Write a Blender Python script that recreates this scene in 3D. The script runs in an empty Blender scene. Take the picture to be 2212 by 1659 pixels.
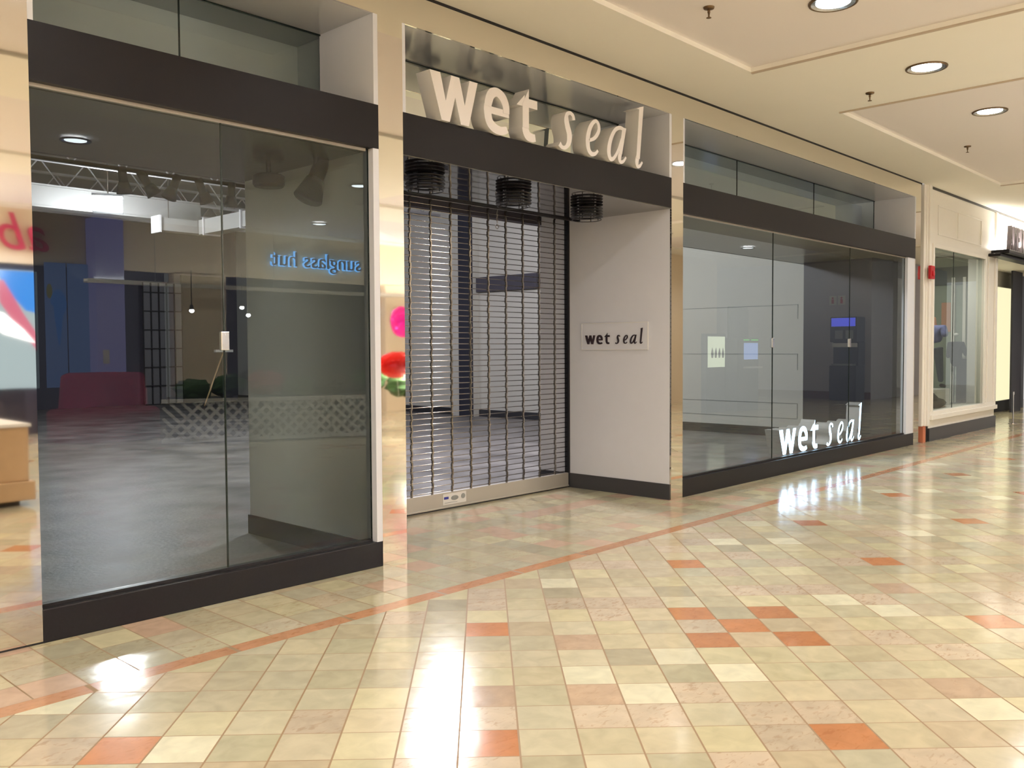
import bpy, bmesh, math, random
from mathutils import Vector, Matrix
random.seed(7)
S = bpy.context.scene
C = S.collection
PI = math.pi

# ---------------------------------------------------------------- camera
F, YAW, PITCH, ROLL = 1933.0, 0.81732638, -0.0392384, -0.00521562
cam = bpy.data.cameras.new('camera')
cam.sensor_fit = 'HORIZONTAL'; cam.sensor_width = 36.0
cam.lens = 36.0 * F / 2212.0
cam.clip_start = 0.05; cam.clip_end = 200
camo = bpy.data.objects.new('camera', cam); C.objects.link(camo)
cy, sy = math.cos(YAW), math.sin(YAW)
fw = Vector((sy*math.cos(PITCH), cy*math.cos(PITCH), math.sin(PITCH)))
rt = Vector((cy, -sy, 0)); up = rt.cross(fw)
r2 = math.cos(ROLL)*rt + math.sin(ROLL)*up
u2 = -math.sin(ROLL)*rt + math.cos(ROLL)*up
camo.matrix_world = Matrix(((r2.x, u2.x, -fw.x, 0), (r2.y, u2.y, -fw.y, -5.19), (r2.z, u2.z, -fw.z, 1.6), (0, 0, 0, 1)))
S.camera = camo

# ---------------------------------------------------------------- view, world, sampling helpers
S.view_settings.view_transform = 'Standard'
S.view_settings.look = 'None'
S.view_settings.gamma = 1.0
S.view_settings.exposure = 0.0
S.view_settings.use_curve_mapping = False
W = bpy.data.worlds.new('world'); S.world = W; W.use_nodes = True
bgn = W.node_tree.nodes['Background']
bgn.inputs[0].default_value = (1.0, 0.97, 0.94, 1); bgn.inputs[1].default_value = 0.6
cyc = S.cycles
cyc.use_denoising = True
cyc.max_bounces = 9; cyc.diffuse_bounces = 4; cyc.glossy_bounces = 5
cyc.transmission_bounces = 6; cyc.transparent_max_bounces = 16
cyc.sample_clamp_indirect = 6.0; cyc.caustics_reflective = False; cyc.caustics_refractive = False
cyc.use_adaptive_sampling = True; cyc.adaptive_threshold = 0.02

def area(name, loc, rot, size, power, col, sizey=None, shape='DISK', spread=PI):
    l = bpy.data.lights.new(name, 'AREA'); l.shape = shape; l.size = size
    if sizey: l.size_y = sizey
    l.energy = power; l.color = col; l.spread = spread
    o = bpy.data.objects.new(name, l); C.objects.link(o); o.location = loc; o.rotation_euler = rot
    return o
WARM = (1.0, 0.985, 0.965)
COOL = (0.97, 0.94, 1.0)
# flood lamps left burning inside the empty store
WL = [(7.2, 12.0, 4.38), (9.0, 4.9, 4.42)]

# ---------------------------------------------------------------- materials
def srgb(r, g, b):
    f = lambda c: (c/255/12.92) if c/255 <= .04045 else ((c/255+.055)/1.055)**2.4
    return (f(r), f(g), f(b), 1)
def nodes(name):
    m = bpy.data.materials.new(name); m.use_nodes = True
    return m, m.node_tree, m.node_tree.nodes['Principled BSDF']
def mat(name, col, rough=.5, metal=0, spec=.5, emit=None, es=0, noise=0, nscale=8, bump=0, bscale=20, coat=0):
    m, t, p = nodes(name)
    p.inputs['Base Color'].default_value = col
    p.inputs['Roughness'].default_value = rough
    p.inputs['Metallic'].default_value = metal
    p.inputs['Specular IOR Level'].default_value = spec
    p.inputs['Coat Weight'].default_value = coat
    if emit:
        p.inputs['Emission Color'].default_value = emit; p.inputs['Emission Strength'].default_value = es
    if noise:
        tc = t.nodes.new('ShaderNodeTexCoord'); n = t.nodes.new('ShaderNodeTexNoise')
        n.inputs['Scale'].default_value = nscale; n.inputs['Detail'].default_value = 4
        t.links.new(tc.outputs['Object'], n.inputs['Vector'])
        mx = t.nodes.new('ShaderNodeMix'); mx.data_type = 'RGBA'
        mx.inputs[6].default_value = tuple(c*(1-noise) for c in col[:3])+(1,)
        mx.inputs[7].default_value = tuple(min(1, c*(1+noise)) for c in col[:3])+(1,)
        t.links.new(n.outputs['Fac'], mx.inputs[0]); t.links.new(mx.outputs[2], p.inputs['Base Color'])
    if bump:
        tc = t.nodes.new('ShaderNodeTexCoord'); n = t.nodes.new('ShaderNodeTexNoise')
        n.inputs['Scale'].default_value = bscale; n.inputs['Detail'].default_value = 2
        t.links.new(tc.outputs['Object'], n.inputs['Vector'])
        b = t.nodes.new('ShaderNodeBump'); b.inputs['Strength'].default_value = bump; b.inputs['Distance'].default_value = .02
        t.links.new(n.outputs['Fac'], b.inputs['Height']); t.links.new(b.outputs['Normal'], p.inputs['Normal'])
    return m
M = {}
M['mirror'] = mat('polished_steel', (.86, .82, .76, 1), .03, 1, bump=.03, bscale=1.3)
M['granite'] = mat('dark_granite', srgb(30, 28, 31), .28, spec=.22, noise=.25, nscale=60)
M['header'] = mat('charcoal_metal', srgb(26, 23, 25), .4, spec=.2)
M['white'] = mat('white_paint', srgb(220, 221, 228), .6, noise=.02)
M['recess'] = mat('glossy_recess_paint', srgb(200, 201, 206), .12, spec=.5)
M['white_gloss'] = mat('white_gloss', srgb(235, 233, 228), .25)
M['cream'] = mat('cream_paint', srgb(242, 237, 228), .45, noise=.02)
M['ceil'] = mat('ceiling_paint', srgb(248, 243, 231), .85, noise=.015, nscale=2)
M['ceil_panel'] = mat('ceiling_panel_paint', srgb(240, 232, 228), .85)
M['lip'] = mat('shaded_ceiling_lip', srgb(196, 180, 160), .7)
M['black'] = mat('black_metal', srgb(22, 21, 24), .4)
M['baseb'] = mat('black_baseboard', srgb(52, 52, 56), .35)
M['matte_black'] = mat('matte_black', srgb(20, 19, 21), .95, spec=.08)
M['gate'] = mat('gate_aluminium', srgb(178, 170, 160), .22, 1)
M['gatebar'] = mat('gate_bar_aluminium', srgb(196, 190, 180), .42, .55)
M['soffit'] = mat('glossy_black_soffit', srgb(34, 32, 34), .05, spec=1.0, bump=.12, bscale=2.2, coat=.6)
M['soffit2'] = mat('dark_soffit', srgb(44, 42, 44), .25, spec=.5, bump=.12, bscale=5)
M['corridor'] = mat('corridor_paint', srgb(196, 194, 204), .7)
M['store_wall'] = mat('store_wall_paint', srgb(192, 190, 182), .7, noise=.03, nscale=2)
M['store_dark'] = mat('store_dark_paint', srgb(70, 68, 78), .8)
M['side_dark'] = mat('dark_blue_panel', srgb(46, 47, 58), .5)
M['deck'] = mat('ceiling_deck', srgb(110, 108, 112), .7, bump=.3, bscale=8)
M['joist'] = mat('white_steel', srgb(150, 148, 150), .5)
M['beam'] = mat('white_beam', srgb(112, 110, 108), .6)
M['letter_w'] = mat('white_acrylic', srgb(238, 232, 230), .35)
M['letter_side'] = mat('letter_side', srgb(222, 220, 218), .5)
M['letter_lit'] = mat('lit_acrylic', (1, 1, 1, 1), .4, emit=(.50, .72, 1, 1), es=7.0)
M['letter_dark'] = mat('dark_brown_letter', srgb(48, 36, 42), .4)
M['lamp'] = mat('lamp_diffuser', (1, 1, 1, 1), .5, emit=(.86, .93, 1, 1), es=16)
M['can'] = mat('silver_reflector', srgb(225, 228, 230), .18, .9)
M['work'] = mat('flood_lens', (1, 1, 1, 1), .5, emit=(.90, .92, 1, 1), es=130)
M['red'] = mat('red_plastic', srgb(190, 28, 40), .35)
M['bronze'] = mat('sprinkler_bronze', srgb(110, 88, 62), .4, .7)
M['paper'] = mat('sticker_white', srgb(226, 222, 216), .5)
M['blue'] = mat('sticker_blue', srgb(52, 56, 150), .5)
M['grey'] = mat('grey_print', srgb(140, 142, 140), .5)
M['denim'] = mat('denim_blue', srgb(120, 126, 176), .8, noise=.25, nscale=14)
M['jeans'] = mat('grey_jeans', srgb(84, 92, 106), .85, noise=.4, nscale=12)
M['skin'] = mat('mannequin_tan', srgb(205, 150, 118), .5)
M['brown'] = mat('dark_brown_cloth', srgb(66, 58, 48), .9, noise=.3, nscale=10)
M['suit'] = mat('black_jacket', srgb(26, 27, 30), .8)
M['teal'] = mat('pale_green_panel', srgb(150, 172, 158), .6, noise=.06, nscale=3)
M['wood'] = mat('light_wood', srgb(205, 170, 128), .4, noise=.12, nscale=6)
M['lattice'] = mat('white_lattice', srgb(240, 240, 242), .6)
M['leaf'] = mat('green_leaves', srgb(48, 84, 36), .8, noise=.5, nscale=18)
M['sage'] = mat('sage_backdrop', srgb(150, 160, 142), .6, noise=.2, nscale=4)
M['sage_dark'] = mat('dark_sage', srgb(66, 76, 72), .6)
M['pink'] = mat('pink_foil', srgb(232, 40, 150), .15, .5)
M['redfoil'] = mat('red_foil', srgb(220, 24, 20), .15, .4)
M['shopwarm'] = mat('opposite_plaster', srgb(226, 208, 180), .7, noise=.03, nscale=1)
M['purple'] = mat('lilac_plaster', srgb(170, 150, 225), .6)
M['screen'] = mat('blue_screen', (0, 0, 0, 1), .3, emit=(.10, .12, 1, 1), es=2.2)
M['screen2'] = mat('pale_screen', (0, 0, 0, 1), .3, emit=(.35, .5, 1, 1), es=2.4)
M['green_txt'] = mat('green_sign_text', (0, 0, 0, 1), .3, emit=(.1, 1, .1, 1), es=2)
M['lbox'] = mat('light_box', (0, 0, 0, 1), .3, emit=(.95, 1, .72, 1), es=3.2)
M['machine'] = mat('machine_black', srgb(40, 40, 50), .4)
M['brownbase'] = mat('brown_base', srgb(110, 66, 48), .5)
M['halo'] = mat('blue_halo', (0, 0, 0, 1), .5, emit=(.10, .42, 1, 1), es=12)
M['navy'] = mat('navy_letter', srgb(20, 34, 62), .4)
M['pinkletter'] = mat('pink_script', srgb(190, 40, 90), .4)
M['maroon'] = mat('maroon_seat', srgb(150, 28, 70), .6)
M['aesign'] = mat('grey_sign_letter', srgb(96, 88, 92), .4)
M['glow_white'] = mat('lamp_tube', (1, 1, 1, 1), .5, emit=(1, .97, .88, 1), es=9)
M['yellow_lit'] = mat('lit_yellow_panel', (0, 0, 0, 1), .5, emit=(1, .93, .58, 1), es=1.0)
M['terracotta'] = mat('terracotta', srgb(196, 116, 84), .5)

def glassmat(name, tint, k=1.0, rough=0.0):
    m = bpy.data.materials.new(name); m.use_nodes = True; t = m.node_tree; t.nodes.clear()
    o = t.nodes.new('ShaderNodeOutputMaterial'); mx = t.nodes.new('ShaderNodeMixShader')
    tr = t.nodes.new('ShaderNodeBsdfTransparent'); tr.inputs[0].default_value = tint
    g = t.nodes.new('ShaderNodeBsdfGlossy'); g.inputs['Roughness'].default_value = rough; g.inputs[0].default_value = (.94, 1, .97, 1)
    fr = t.nodes.new('ShaderNodeFresnel'); fr.inputs[0].default_value = 1.52
    mu = t.nodes.new('ShaderNodeMath'); mu.operation = 'MULTIPLY'; mu.inputs[1].default_value = k; mu.use_clamp = True
    t.links.new(fr.outputs[0], mu.inputs[0]); t.links.new(mu.outputs[0], mx.inputs[0])
    t.links.new(tr.outputs[0], mx.inputs[1]); t.links.new(g.outputs[0], mx.inputs[2]); t.links.new(mx.outputs[0], o.inputs[0])
    return m
M['glass'] = glassmat('shop_glass', (.80, .87, .83, 1), 1.3)
M['glass_clear'] = glassmat('clear_acrylic', (.93, .94, .93, 1), .6)
M['glass_edge'] = mat('glass_edge', srgb(24, 36, 32), .2)

def floor_mat():
    m, t, p = nodes('mall_tiles')
    N = t.nodes.new; L = t.links.new
    at = N('ShaderNodeVertexColor'); at.layer_name = 'tint'
    tl = N('ShaderNodeVertexColor'); tl.layer_name = 'tilt'
    uv = N('ShaderNodeUVMap'); uv.uv_map = 'uv'
    sp = N('ShaderNodeSeparateXYZ'); L(uv.outputs[0], sp.inputs[0])
    def mth(op, a, b=None):
        n = N('ShaderNodeMath'); n.operation = op
        for k, v in enumerate((a, b)):
            if v is None: continue
            if isinstance(v, (int, float)): n.inputs[k].default_value = v
            else: L(v, n.inputs[k])
        return n.outputs[0]
    def edge(o):
        fr = mth('FRACT', o); a = mth('ABSOLUTE', mth('SUBTRACT', fr, .5)); return mth('SUBTRACT', .5, a)
    eu, ev = edge(sp.outputs[0]), edge(sp.outputs[1])
    gu = mth('LESS_THAN', eu, .016); gv = mth('LESS_THAN', ev, .010)
    gr = mth('MAXIMUM', gu, gv)
    tc = N('ShaderNodeTexCoord')
    # blotchy veins, offset per tile
    off = N('ShaderNodeVectorMath'); off.operation = 'MULTIPLY_ADD'
    L(tl.outputs[0], off.inputs[0]); off.inputs[1].default_value = (9, 9, 9); L(tc.outputs['Object'], off.inputs[2])
    n1 = N('ShaderNodeTexNoise'); n1.inputs['Scale'].default_value = 9; n1.inputs['Detail'].default_value = 5; n1.inputs['Distortion'].default_value = .6
    L(off.outputs[0], n1.inputs['Vector'])
    n2 = N('ShaderNodeTexNoise'); n2.inputs['Scale'].default_value = 34; n2.inputs['Detail'].default_value = 3; n2.inputs['Distortion'].default_value = .8
    mp = N('ShaderNodeMapping'); mp.inputs['Rotation'].default_value = (0, 0, .785); mp.inputs['Scale'].default_value = (.55, 1.3, 1)
    L(off.outputs[0], mp.inputs[0]); L(mp.outputs[0], n2.inputs['Vector'])
    r1 = N('ShaderNodeMapRange'); r1.inputs[1].default_value = .3; r1.inputs[2].default_value = .7; r1.inputs[3].default_value = .90; r1.inputs[4].default_value = 1.08
    L(n1.outputs['Fac'], r1.inputs[0])
    r2_ = N('ShaderNodeMapRange'); r2_.inputs[1].default_value = .56; r2_.inputs[2].default_value = .66; r2_.inputs[3].default_value = 0; r2_.inputs[4].default_value = 1
    L(n2.outputs['Fac'], r2_.inputs[0])
    spot = mth('MULTIPLY', r2_.outputs[0], tl.outputs['Alpha'])
    mul = N('ShaderNodeMix'); mul.data_type = 'RGBA'; mul.blend_type = 'MULTIPLY'; mul.inputs[0].default_value = 1
    L(at.outputs[0], mul.inputs[6]); cmb = N('ShaderNodeCombineColor'); 
    for k in range(3): L(r1.outputs[0], cmb.inputs[k])
    L(cmb.outputs[0], mul.inputs[7])
    ms = N('ShaderNodeMix'); ms.data_type = 'RGBA'; L(spot, ms.inputs[0]); L(mul.outputs[2], ms.inputs[6])
    dk = N('ShaderNodeMix'); dk.data_type = 'RGBA'; dk.blend_type = 'MULTIPLY'; dk.inputs[0].default_value = 1
    L(mul.outputs[2], dk.inputs[6]); dk.inputs[7].default_value = (.82, .73, .67, 1); L(dk.outputs[2], ms.inputs[7])
    mg = N('ShaderNodeMix'); mg.data_type = 'RGBA'; L(gr, mg.inputs[0]); L(ms.outputs[2], mg.inputs[6]); mg.inputs[7].default_value = srgb(146, 118, 84)
    L(mg.outputs[2], p.inputs['Base Color'])
    rr = N('ShaderNodeMapRange'); rr.inputs[3].default_value = .13; rr.inputs[4].default_value = .6; L(gr, rr.inputs[0]); L(rr.outputs[0], p.inputs['Roughness'])
    p.inputs['Specular IOR Level'].default_value = .6
    # slight lippage: every tile leans a little its own way, with a soft waviness
    sub = N('ShaderNodeVectorMath'); sub.operation = 'SUBTRACT'; L(tl.outputs[0], sub.inputs[0]); sub.inputs[1].default_value = (.5, .5, .5)
    sc = N('ShaderNodeVectorMath'); sc.operation = 'MULTIPLY'; L(sub.outputs[0], sc.inputs[0]); sc.inputs[1].default_value = (.010, .010, 0)
    n3 = N('ShaderNodeTexNoise'); n3.inputs['Scale'].default_value = 7; L(tc.outputs['Object'], n3.inputs['Vector'])
    bp = N('ShaderNodeBump'); bp.inputs['Strength'].default_value = .10; bp.inputs['Distance'].default_value = .01; L(n3.outputs['Fac'], bp.inputs['Height'])
    ad = N('ShaderNodeVectorMath'); ad.operation = 'ADD'; L(bp.outputs[0], ad.inputs[0]); L(sc.outputs[0], ad.inputs[1])
    nm = N('ShaderNodeVectorMath'); nm.operation = 'NORMALIZE'; L(ad.outputs[0], nm.inputs[0]); L(nm.outputs[0], p.inputs['Normal'])
    return m
M['tiles'] = floor_mat()
def concrete():
    m, t, p = nodes('polished_concrete'); N = t.nodes.new; L = t.links.new
    tc = N('ShaderNodeTexCoord'); n = N('ShaderNodeTexNoise'); n.inputs['Scale'].default_value = 1.6; n.inputs['Detail'].default_value = 8
    L(tc.outputs['Object'], n.inputs['Vector'])
    r = N('ShaderNodeValToRGB'); r.color_ramp.elements[0].position = .3; r.color_ramp.elements[0].color = srgb(92, 90, 90)
    r.color_ramp.elements[1].position = .72; r.color_ramp.elements[1].color = srgb(150, 146, 144)
    L(n.outputs['Fac'], r.inputs[0]); L(r.outputs[0], p.inputs['Base Color'])
    r3 = N('ShaderNodeMapRange'); r3.inputs[3].default_value = .40; r3.inputs[4].default_value = .58; L(n.outputs['Fac'], r3.inputs[0]); L(r3.outputs[0], p.inputs['Roughness'])
    n4 = N('ShaderNodeTexNoise'); n4.inputs['Scale'].default_value = 22; L(tc.outputs['Object'], n4.inputs['Vector'])
    b = N('ShaderNodeBump'); b.inputs['Strength'].default_value = .15; b.inputs['Distance'].default_value = .02; L(n4.outputs['Fac'], b.inputs['Height']); L(b.outputs[0], p.inputs['Normal'])
    return m
M['concrete'] = concrete()

# ---------------------------------------------------------------- geometry helpers
def add_box(bm, x0, x1, y0, y1, z0, z1):
    v = [bm.verts.new((x, y, z)) for x in (x0, x1) for y in (y0, y1) for z in (z0, z1)]
    for f in ((0, 1, 3, 2), (4, 6, 7, 5), (0, 4, 5, 1), (2, 3, 7, 6), (0, 2, 6, 4), (1, 5, 7, 3)):
        bm.faces.new([v[i] for i in f])
def add_tube(bm, a, b, r0, r1=None, seg=10, cap=True):
    r1 = r0 if r1 is None else r1
    a, b = Vector(a), Vector(b); d = (b-a).normalized()
    u = d.orthogonal().normalized(); w = d.cross(u)
    A = [bm.verts.new(a + r0*(math.cos(2*PI*k/seg)*u + math.sin(2*PI*k/seg)*w)) for k in range(seg)]
    B = [bm.verts.new(b + r1*(math.cos(2*PI*k/seg)*u + math.sin(2*PI*k/seg)*w)) for k in range(seg)]
    for k in range(seg): bm.faces.new((A[k], A[(k+1) % seg], B[(k+1) % seg], B[k]))
    if cap: bm.faces.new(A[::-1]); bm.faces.new(B)
def add_path(bm, pts, r, seg=8):
    for a, b in zip(pts, pts[1:]): add_tube(bm, a, b, r, seg=seg)
def add_ring(bm, c, R, r, seg=28, s2=6, ax='z', sx=1.0):
    c = Vector(c); rows = []
    for i in range(seg):
        t = 2*PI*i/seg; row = []
        for j in range(s2):
            p = 2*PI*j/s2; rr = R + r*math.cos(p); h = r*math.sin(p)
            if ax == 'z': q = Vector((rr*math.cos(t)*sx, rr*math.sin(t), h))
            elif ax == 'y': q = Vector((rr*math.cos(t)*sx, h, rr*math.sin(t)))
            else: q = Vector((h, rr*math.cos(t)*sx, rr*math.sin(t)))
            row.append(bm.verts.new(c+q))
        rows.append(row)
    for i in range(seg):
        for j in range(s2):
            a, b = rows[i], rows[(i+1) % seg]
            bm.faces.new((a[j], b[j], b[(j+1) % s2], a[(j+1) % s2]))
def add_lathe(bm, c, prof, seg=28, capbot=False, captop=False):
    rows = [[bm.verts.new((c[0]+r*math.cos(2*PI*k/seg), c[1]+r*math.sin(2*PI*k/seg), c[2]+z)) for k in range(seg)] for r, z in prof]
    for a, b in zip(rows, rows[1:]):
        for k in range(seg): bm.faces.new((a[k], a[(k+1) % seg], b[(k+1) % seg], b[k]))
    if capbot: bm.faces.new(rows[0][::-1])
    if captop: bm.faces.new(rows[-1])
def add_blob(bm, c, rx, ry, rz, seg=18, rings=10, jit=0):
    vs = []
    for i in range(1, rings):
        t = PI*i/rings; row = []
        for k in range(seg):
            p = 2*PI*k/seg; j = 1+random.uniform(-jit, jit)
            row.append(bm.verts.new((c[0]+rx*j*math.sin(t)*math.cos(p), c[1]+ry*j*math.sin(t)*math.sin(p), c[2]+rz*j*math.cos(t))))
        vs.append(row)
    top = bm.verts.new((c[0], c[1], c[2]+rz)); bot = bm.verts.new((c[0], c[1], c[2]-rz))
    for a, b in zip(vs, vs[1:]):
        for k in range(seg): bm.faces.new((a[k], b[k], b[(k+1) % seg], a[(k+1) % seg]))
    for k in range(seg):
        bm.faces.new((top, vs[0][k], vs[0][(k+1) % seg])); bm.faces.new((bot, vs[-1][(k+1) % seg], vs[-1][k]))
def obj(name, bm, m, parent=None, smooth=False, bevel=0):
    me = bpy.data.meshes.new(name)
    bmesh.ops.recalc_face_normals(bm, faces=bm.faces)
    bm.to_mesh(me); bm.free()
    ms = m if isinstance(m, (list, tuple)) else [m]
    for k in ms: me.materials.append(M[k] if isinstance(k, str) else k)
    if smooth:
        for p in me.polygons: p.use_smooth = True
    o = bpy.data.objects.new(name, me); C.objects.link(o)
    if parent: o.parent = parent
    if bevel:
        b = o.modifiers.new('bevel', 'BEVEL'); b.width = bevel; b.segments = 2; b.limit_method = 'ANGLE'
    return o
def box(name, x0, x1, y0, y1, z0, z1, m, parent=None, bevel=0):
    bm = bmesh.new(); add_box(bm, x0, x1, y0, y1, z0, z1); return obj(name, bm, m, parent, bevel=bevel)
def struct(o): o['kind'] = 'structure'; return o
def sbox(*a, **k): return struct(box(*a, **k))
def tag(o, label, cat, group=None, kind=None):
    o['label'] = label; o['category'] = cat
    if group: o['group'] = group
    if kind: o['kind'] = kind
    return o
def thing(name, label, cat, loc=(0, 0, 0), rz=0, group=None):
    o = bpy.data.objects.new(name, None); C.objects.link(o); o.location = loc; o.rotation_euler = (0, 0, rz)
    return tag(o, label, cat, group)
def dup(root, loc, label=None, rz=None):
    r = root.copy(); C.objects.link(r); r.location = loc
    if rz is not None: r.rotation_euler = (0, 0, rz)
    if label: r['label'] = label
    for ch in list(root.children):
        c = ch.copy(); C.objects.link(c); c.parent = r
        for g in ch.children:
            d = g.copy(); C.objects.link(d); d.parent = c
    return r
def text(name, s, size, m, loc, rot, depth=.01, parent=None, off=0.0, shear=0, sx=1.0, align='LEFT'):
    cu = bpy.data.curves.new(name, 'FONT'); cu.body = s; cu.size = size; cu.extrude = depth/2; cu.offset = off; cu.shear = shear
    cu.align_x = align; cu.resolution_u = 4
    t = bpy.data.objects.new(name, cu); C.objects.link(t)
    bpy.context.view_layer.update()
    me = bpy.data.meshes.new_from_object(t.evaluated_get(bpy.context.evaluated_depsgraph_get()))
    C.objects.unlink(t); bpy.data.objects.remove(t)
    me.name = name; me.materials.clear(); me.materials.append(M[m])
    o = bpy.data.objects.new(name, me); C.objects.link(o); o.location = loc; o.rotation_euler = rot; o.scale = (sx, 1, 1)
    if parent: o.parent = parent
    return o

# ---------------------------------------------------------------- mall floor, tile by tile
T = .2462; R2 = math.sqrt(2)
A0, B0 = 5.16-T/2, 1.385-T/2          # corner of the tile at the centre of the X of five orange tiles
XMIN, XMAX, YMIN = -8.0, 40.0, -14.0
def clip(poly, f):
    out = []
    for p, q in zip(poly, poly[1:]+poly[:1]):
        a, b = f(p), f(q)
        if a >= 0: out.append(p)
        if (a >= 0) != (b >= 0):
            t = a/(a-b); out.append((p[0]+(q[0]-p[0])*t, p[1]+(q[1]-p[1])*t))
    return out
PAL = [(214, 204, 173), (213, 202, 168), (211, 199, 170), (215, 202, 168), (203, 195, 163), (220, 209, 170), (212, 195, 163), (198, 188, 158), (222, 212, 174), (212, 200, 166), (205, 197, 168)]
def floor():
    bm = bmesh.new(); uvl = bm.loops.layers.uv.new('uv')
    tn = bm.loops.layers.color.new('tint'); tl = bm.loops.layers.color.new('tilt')
    rnd = random.Random(11)
    def tint(c, a, b):
        k = rnd.uniform(a, b); return tuple(min(255, int(v*k)) for v in c)
    def face(poly, col, uvf, spots):
        if len(poly) < 3: return
        try: f = bm.faces.new([bm.verts.new((x, y, 0)) for x, y in poly])
        except ValueError: return
        t = (rnd.random(), rnd.random(), rnd.random(), spots)
        c = srgb(*col)
        g = lambda v: (v*12.92 if v <= .0031308 else 1.055*v**(1/2.4)-.055)
        for l in f.loops:
            l[uvl].uv = uvf(l.vert.co.x, l.vert.co.y); l[tn] = tuple(v/255 for v in col)+(1,); l[tl] = t
    YS = -.92
    for i in range(-60, 160):
        for j in range(-90, 130):
            a, b = A0+i*T, B0+j*T
            cx, cyy = (a+b+T)/R2, (b-a)/R2
            if cx < XMIN-.3 or cx > XMAX or cyy < YMIN or cyy > YS+.3: continue
            poly = [((p+q)/R2, (q-p)/R2) for p, q in ((a, b), (a+T, b), (a+T, b+T), (a, b+T))]
            poly = clip(poly, lambda p: YS-p[1])
            orange = (i % 6 == 0 and j % 6 == 0) or (abs(i) == 1 and abs(j) == 1) or (abs(i-24) == 1 and abs(j) == 1)
            rj = rnd.random(); spots = 0
            if orange: col = tint((200, 138, 94), .93, 1.03); spots = .5
            else:
                col = rnd.choice(PAL)
                if rj < .17: spots = rnd.uniform(.5, 1.0); col = (216, 198, 172)
                elif rj < .21: col = (238, 232, 200)
                elif rj < .24: col = (207, 180, 152); spots = .3
                col = tint(col, .90, .98)
            face(poly, col, lambda x, y: (((x-y)/R2-A0)/T, ((x+y)/R2-B0)/T), spots)
    # border course along the shop fronts
    TB = .2485
    rows = [(-.80, -.565), (-.565, -.32), (-.32, -.07), (-.07, .18), (.18, .43), (.43, .68), (.68, .93), (.93, 1.18), (1.18, 1.43)]
    for k, (y0, y1) in enumerate(rows):
        x = 1.697-40*TB + (0 if k < 4 else .06)
        while x < XMAX:
            if k < 3 or (k == 3) or (4.36 < x+TB and x < 7.97):
                yy = y1 if (k != 3 or (4.1 < x < 8.0)) else 0.02
                col = tint(rnd.choice(PAL), .90, .96); r = rnd.random(); sp = rnd.uniform(.4, 1) if r < .35 else 0
                if r > .88: col = (206, 176, 150)
                x0, x1 = (max(x, 4.2), min(x+TB, 8.1)) if k > 3 else (x, x+TB)
                face([(x0, y0), (x1, y0), (x1, yy), (x0, yy)], col, lambda a, b, x=x, y0=y0, y1=y1: ((a-x)/TB, (b-y0)/(y1-y0)), sp)
            x += TB
    x = -8
    while x < XMAX:
        col = tint((200, 146, 106), .92, 1.05)
        face([(x, -.92), (x+.745, -.92), (x+.745, -.80), (x, -.80)], col, lambda a, b, x=x: ((a-x)/.745, .5), .9)
        x += .745
    # a plain slab course beneath the next shop's doorway
    for k in range(40):
        x = 19.9+k*.5
        for q in range(4):
            face([(x, .02+q*.5), (x+.5, .02+q*.5), (x+.5, .52+q*.5), (x, .52+q*.5)], rnd.choice(PAL), lambda a, b, x=x, q=q: ((a-x)/.5, (b-.02-q*.5)/.5), 0)
    return struct(obj('floor', bm, 'tiles'))
floor()
struct(box('floor', -8, 40, -14, 1.43, -.2, -.006, 'terracotta'))
# concrete floor inside the store (stops behind the shopfront; tiled doorway recess left open)
bm = bmesh.new()
add_box(bm, -6, 4.36, .02, 1.43, -.1, 0.001); add_box(bm, 7.97, 15.6, .02, 1.43, -.1, 0.001); add_box(bm, -6, 15.6, 1.43, 22, -.1, 0.001)
struct(obj('floor', bm, 'concrete'))

# ---------------------------------------------------------------- mall ceiling with sunk panels
def ceiling():
    bm = bmesh.new(); Z = 4.28; H = .035
    H = .042
    xs = [-8, -6.9, -.45, 1.65, 8.04, 10.12, 16.53, 18.6, 25.0, 27.1, 33.5, 40]
    ys = [-14, -12.3, -9.4, -7.6, -4.4, -3.6-.0, -.86, .0]
    ys = [-14, -12.6, -9.6, -8.2, -5.2, -3.75, -.86, .01]
    sunk = lambda i, j: i % 2 == 1 and j in (1, 3, 5)
    for i in range(len(xs)-1):
        for j in range(len(ys)-1):
            h = Z+H if sunk(i, j) else Z
            x0, x1, y0, y1 = xs[i], xs[i+1], ys[j], ys[j+1]
            bm.faces.new([bm.verts.new(p) for p in ((x0, y0, h), (x1, y0, h), (x1, y1, h), (x0, y1, h))])
            if sunk(i, j):
                for (a, b) in (((x0, y0), (x1, y0)), ((x1, y0), (x1, y1)), ((x1, y1), (x0, y1)), ((x0, y1), (x0, y0))):
                    bm.faces.new([bm.verts.new(p) for p in ((a[0], a[1], Z), (b[0], b[1], Z), (b[0], b[1], Z+H), (a[0], a[1], Z+H))])
    for f in bm.faces:
        if all(v.co.z > Z+.01 for v in f.verts): f.material_index = 1
    me = obj('ceiling', bm, ['ceil', 'ceil_panel']); struct(me)
    k = 50
    for i in (1, 3, 5, 7, 9):                                   # slim lips edging the sunk panels, colour darkened as a shadow reveal
        x0, x1 = xs[i], xs[i+1]; b = bmesh.new()
        for a in ((x0-.03, x0, -3.75, -.86), (x1, x1+.03, -3.75, -.86)): add_box(b, *a, 4.266, 4.2805)
        struct(obj('trim_%d' % k, b, 'lip')); k += 1
    return me
ceiling()
sbox('ceiling', -8, 40, -14, .0, 4.46, 4.6, 'ceil')
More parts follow.
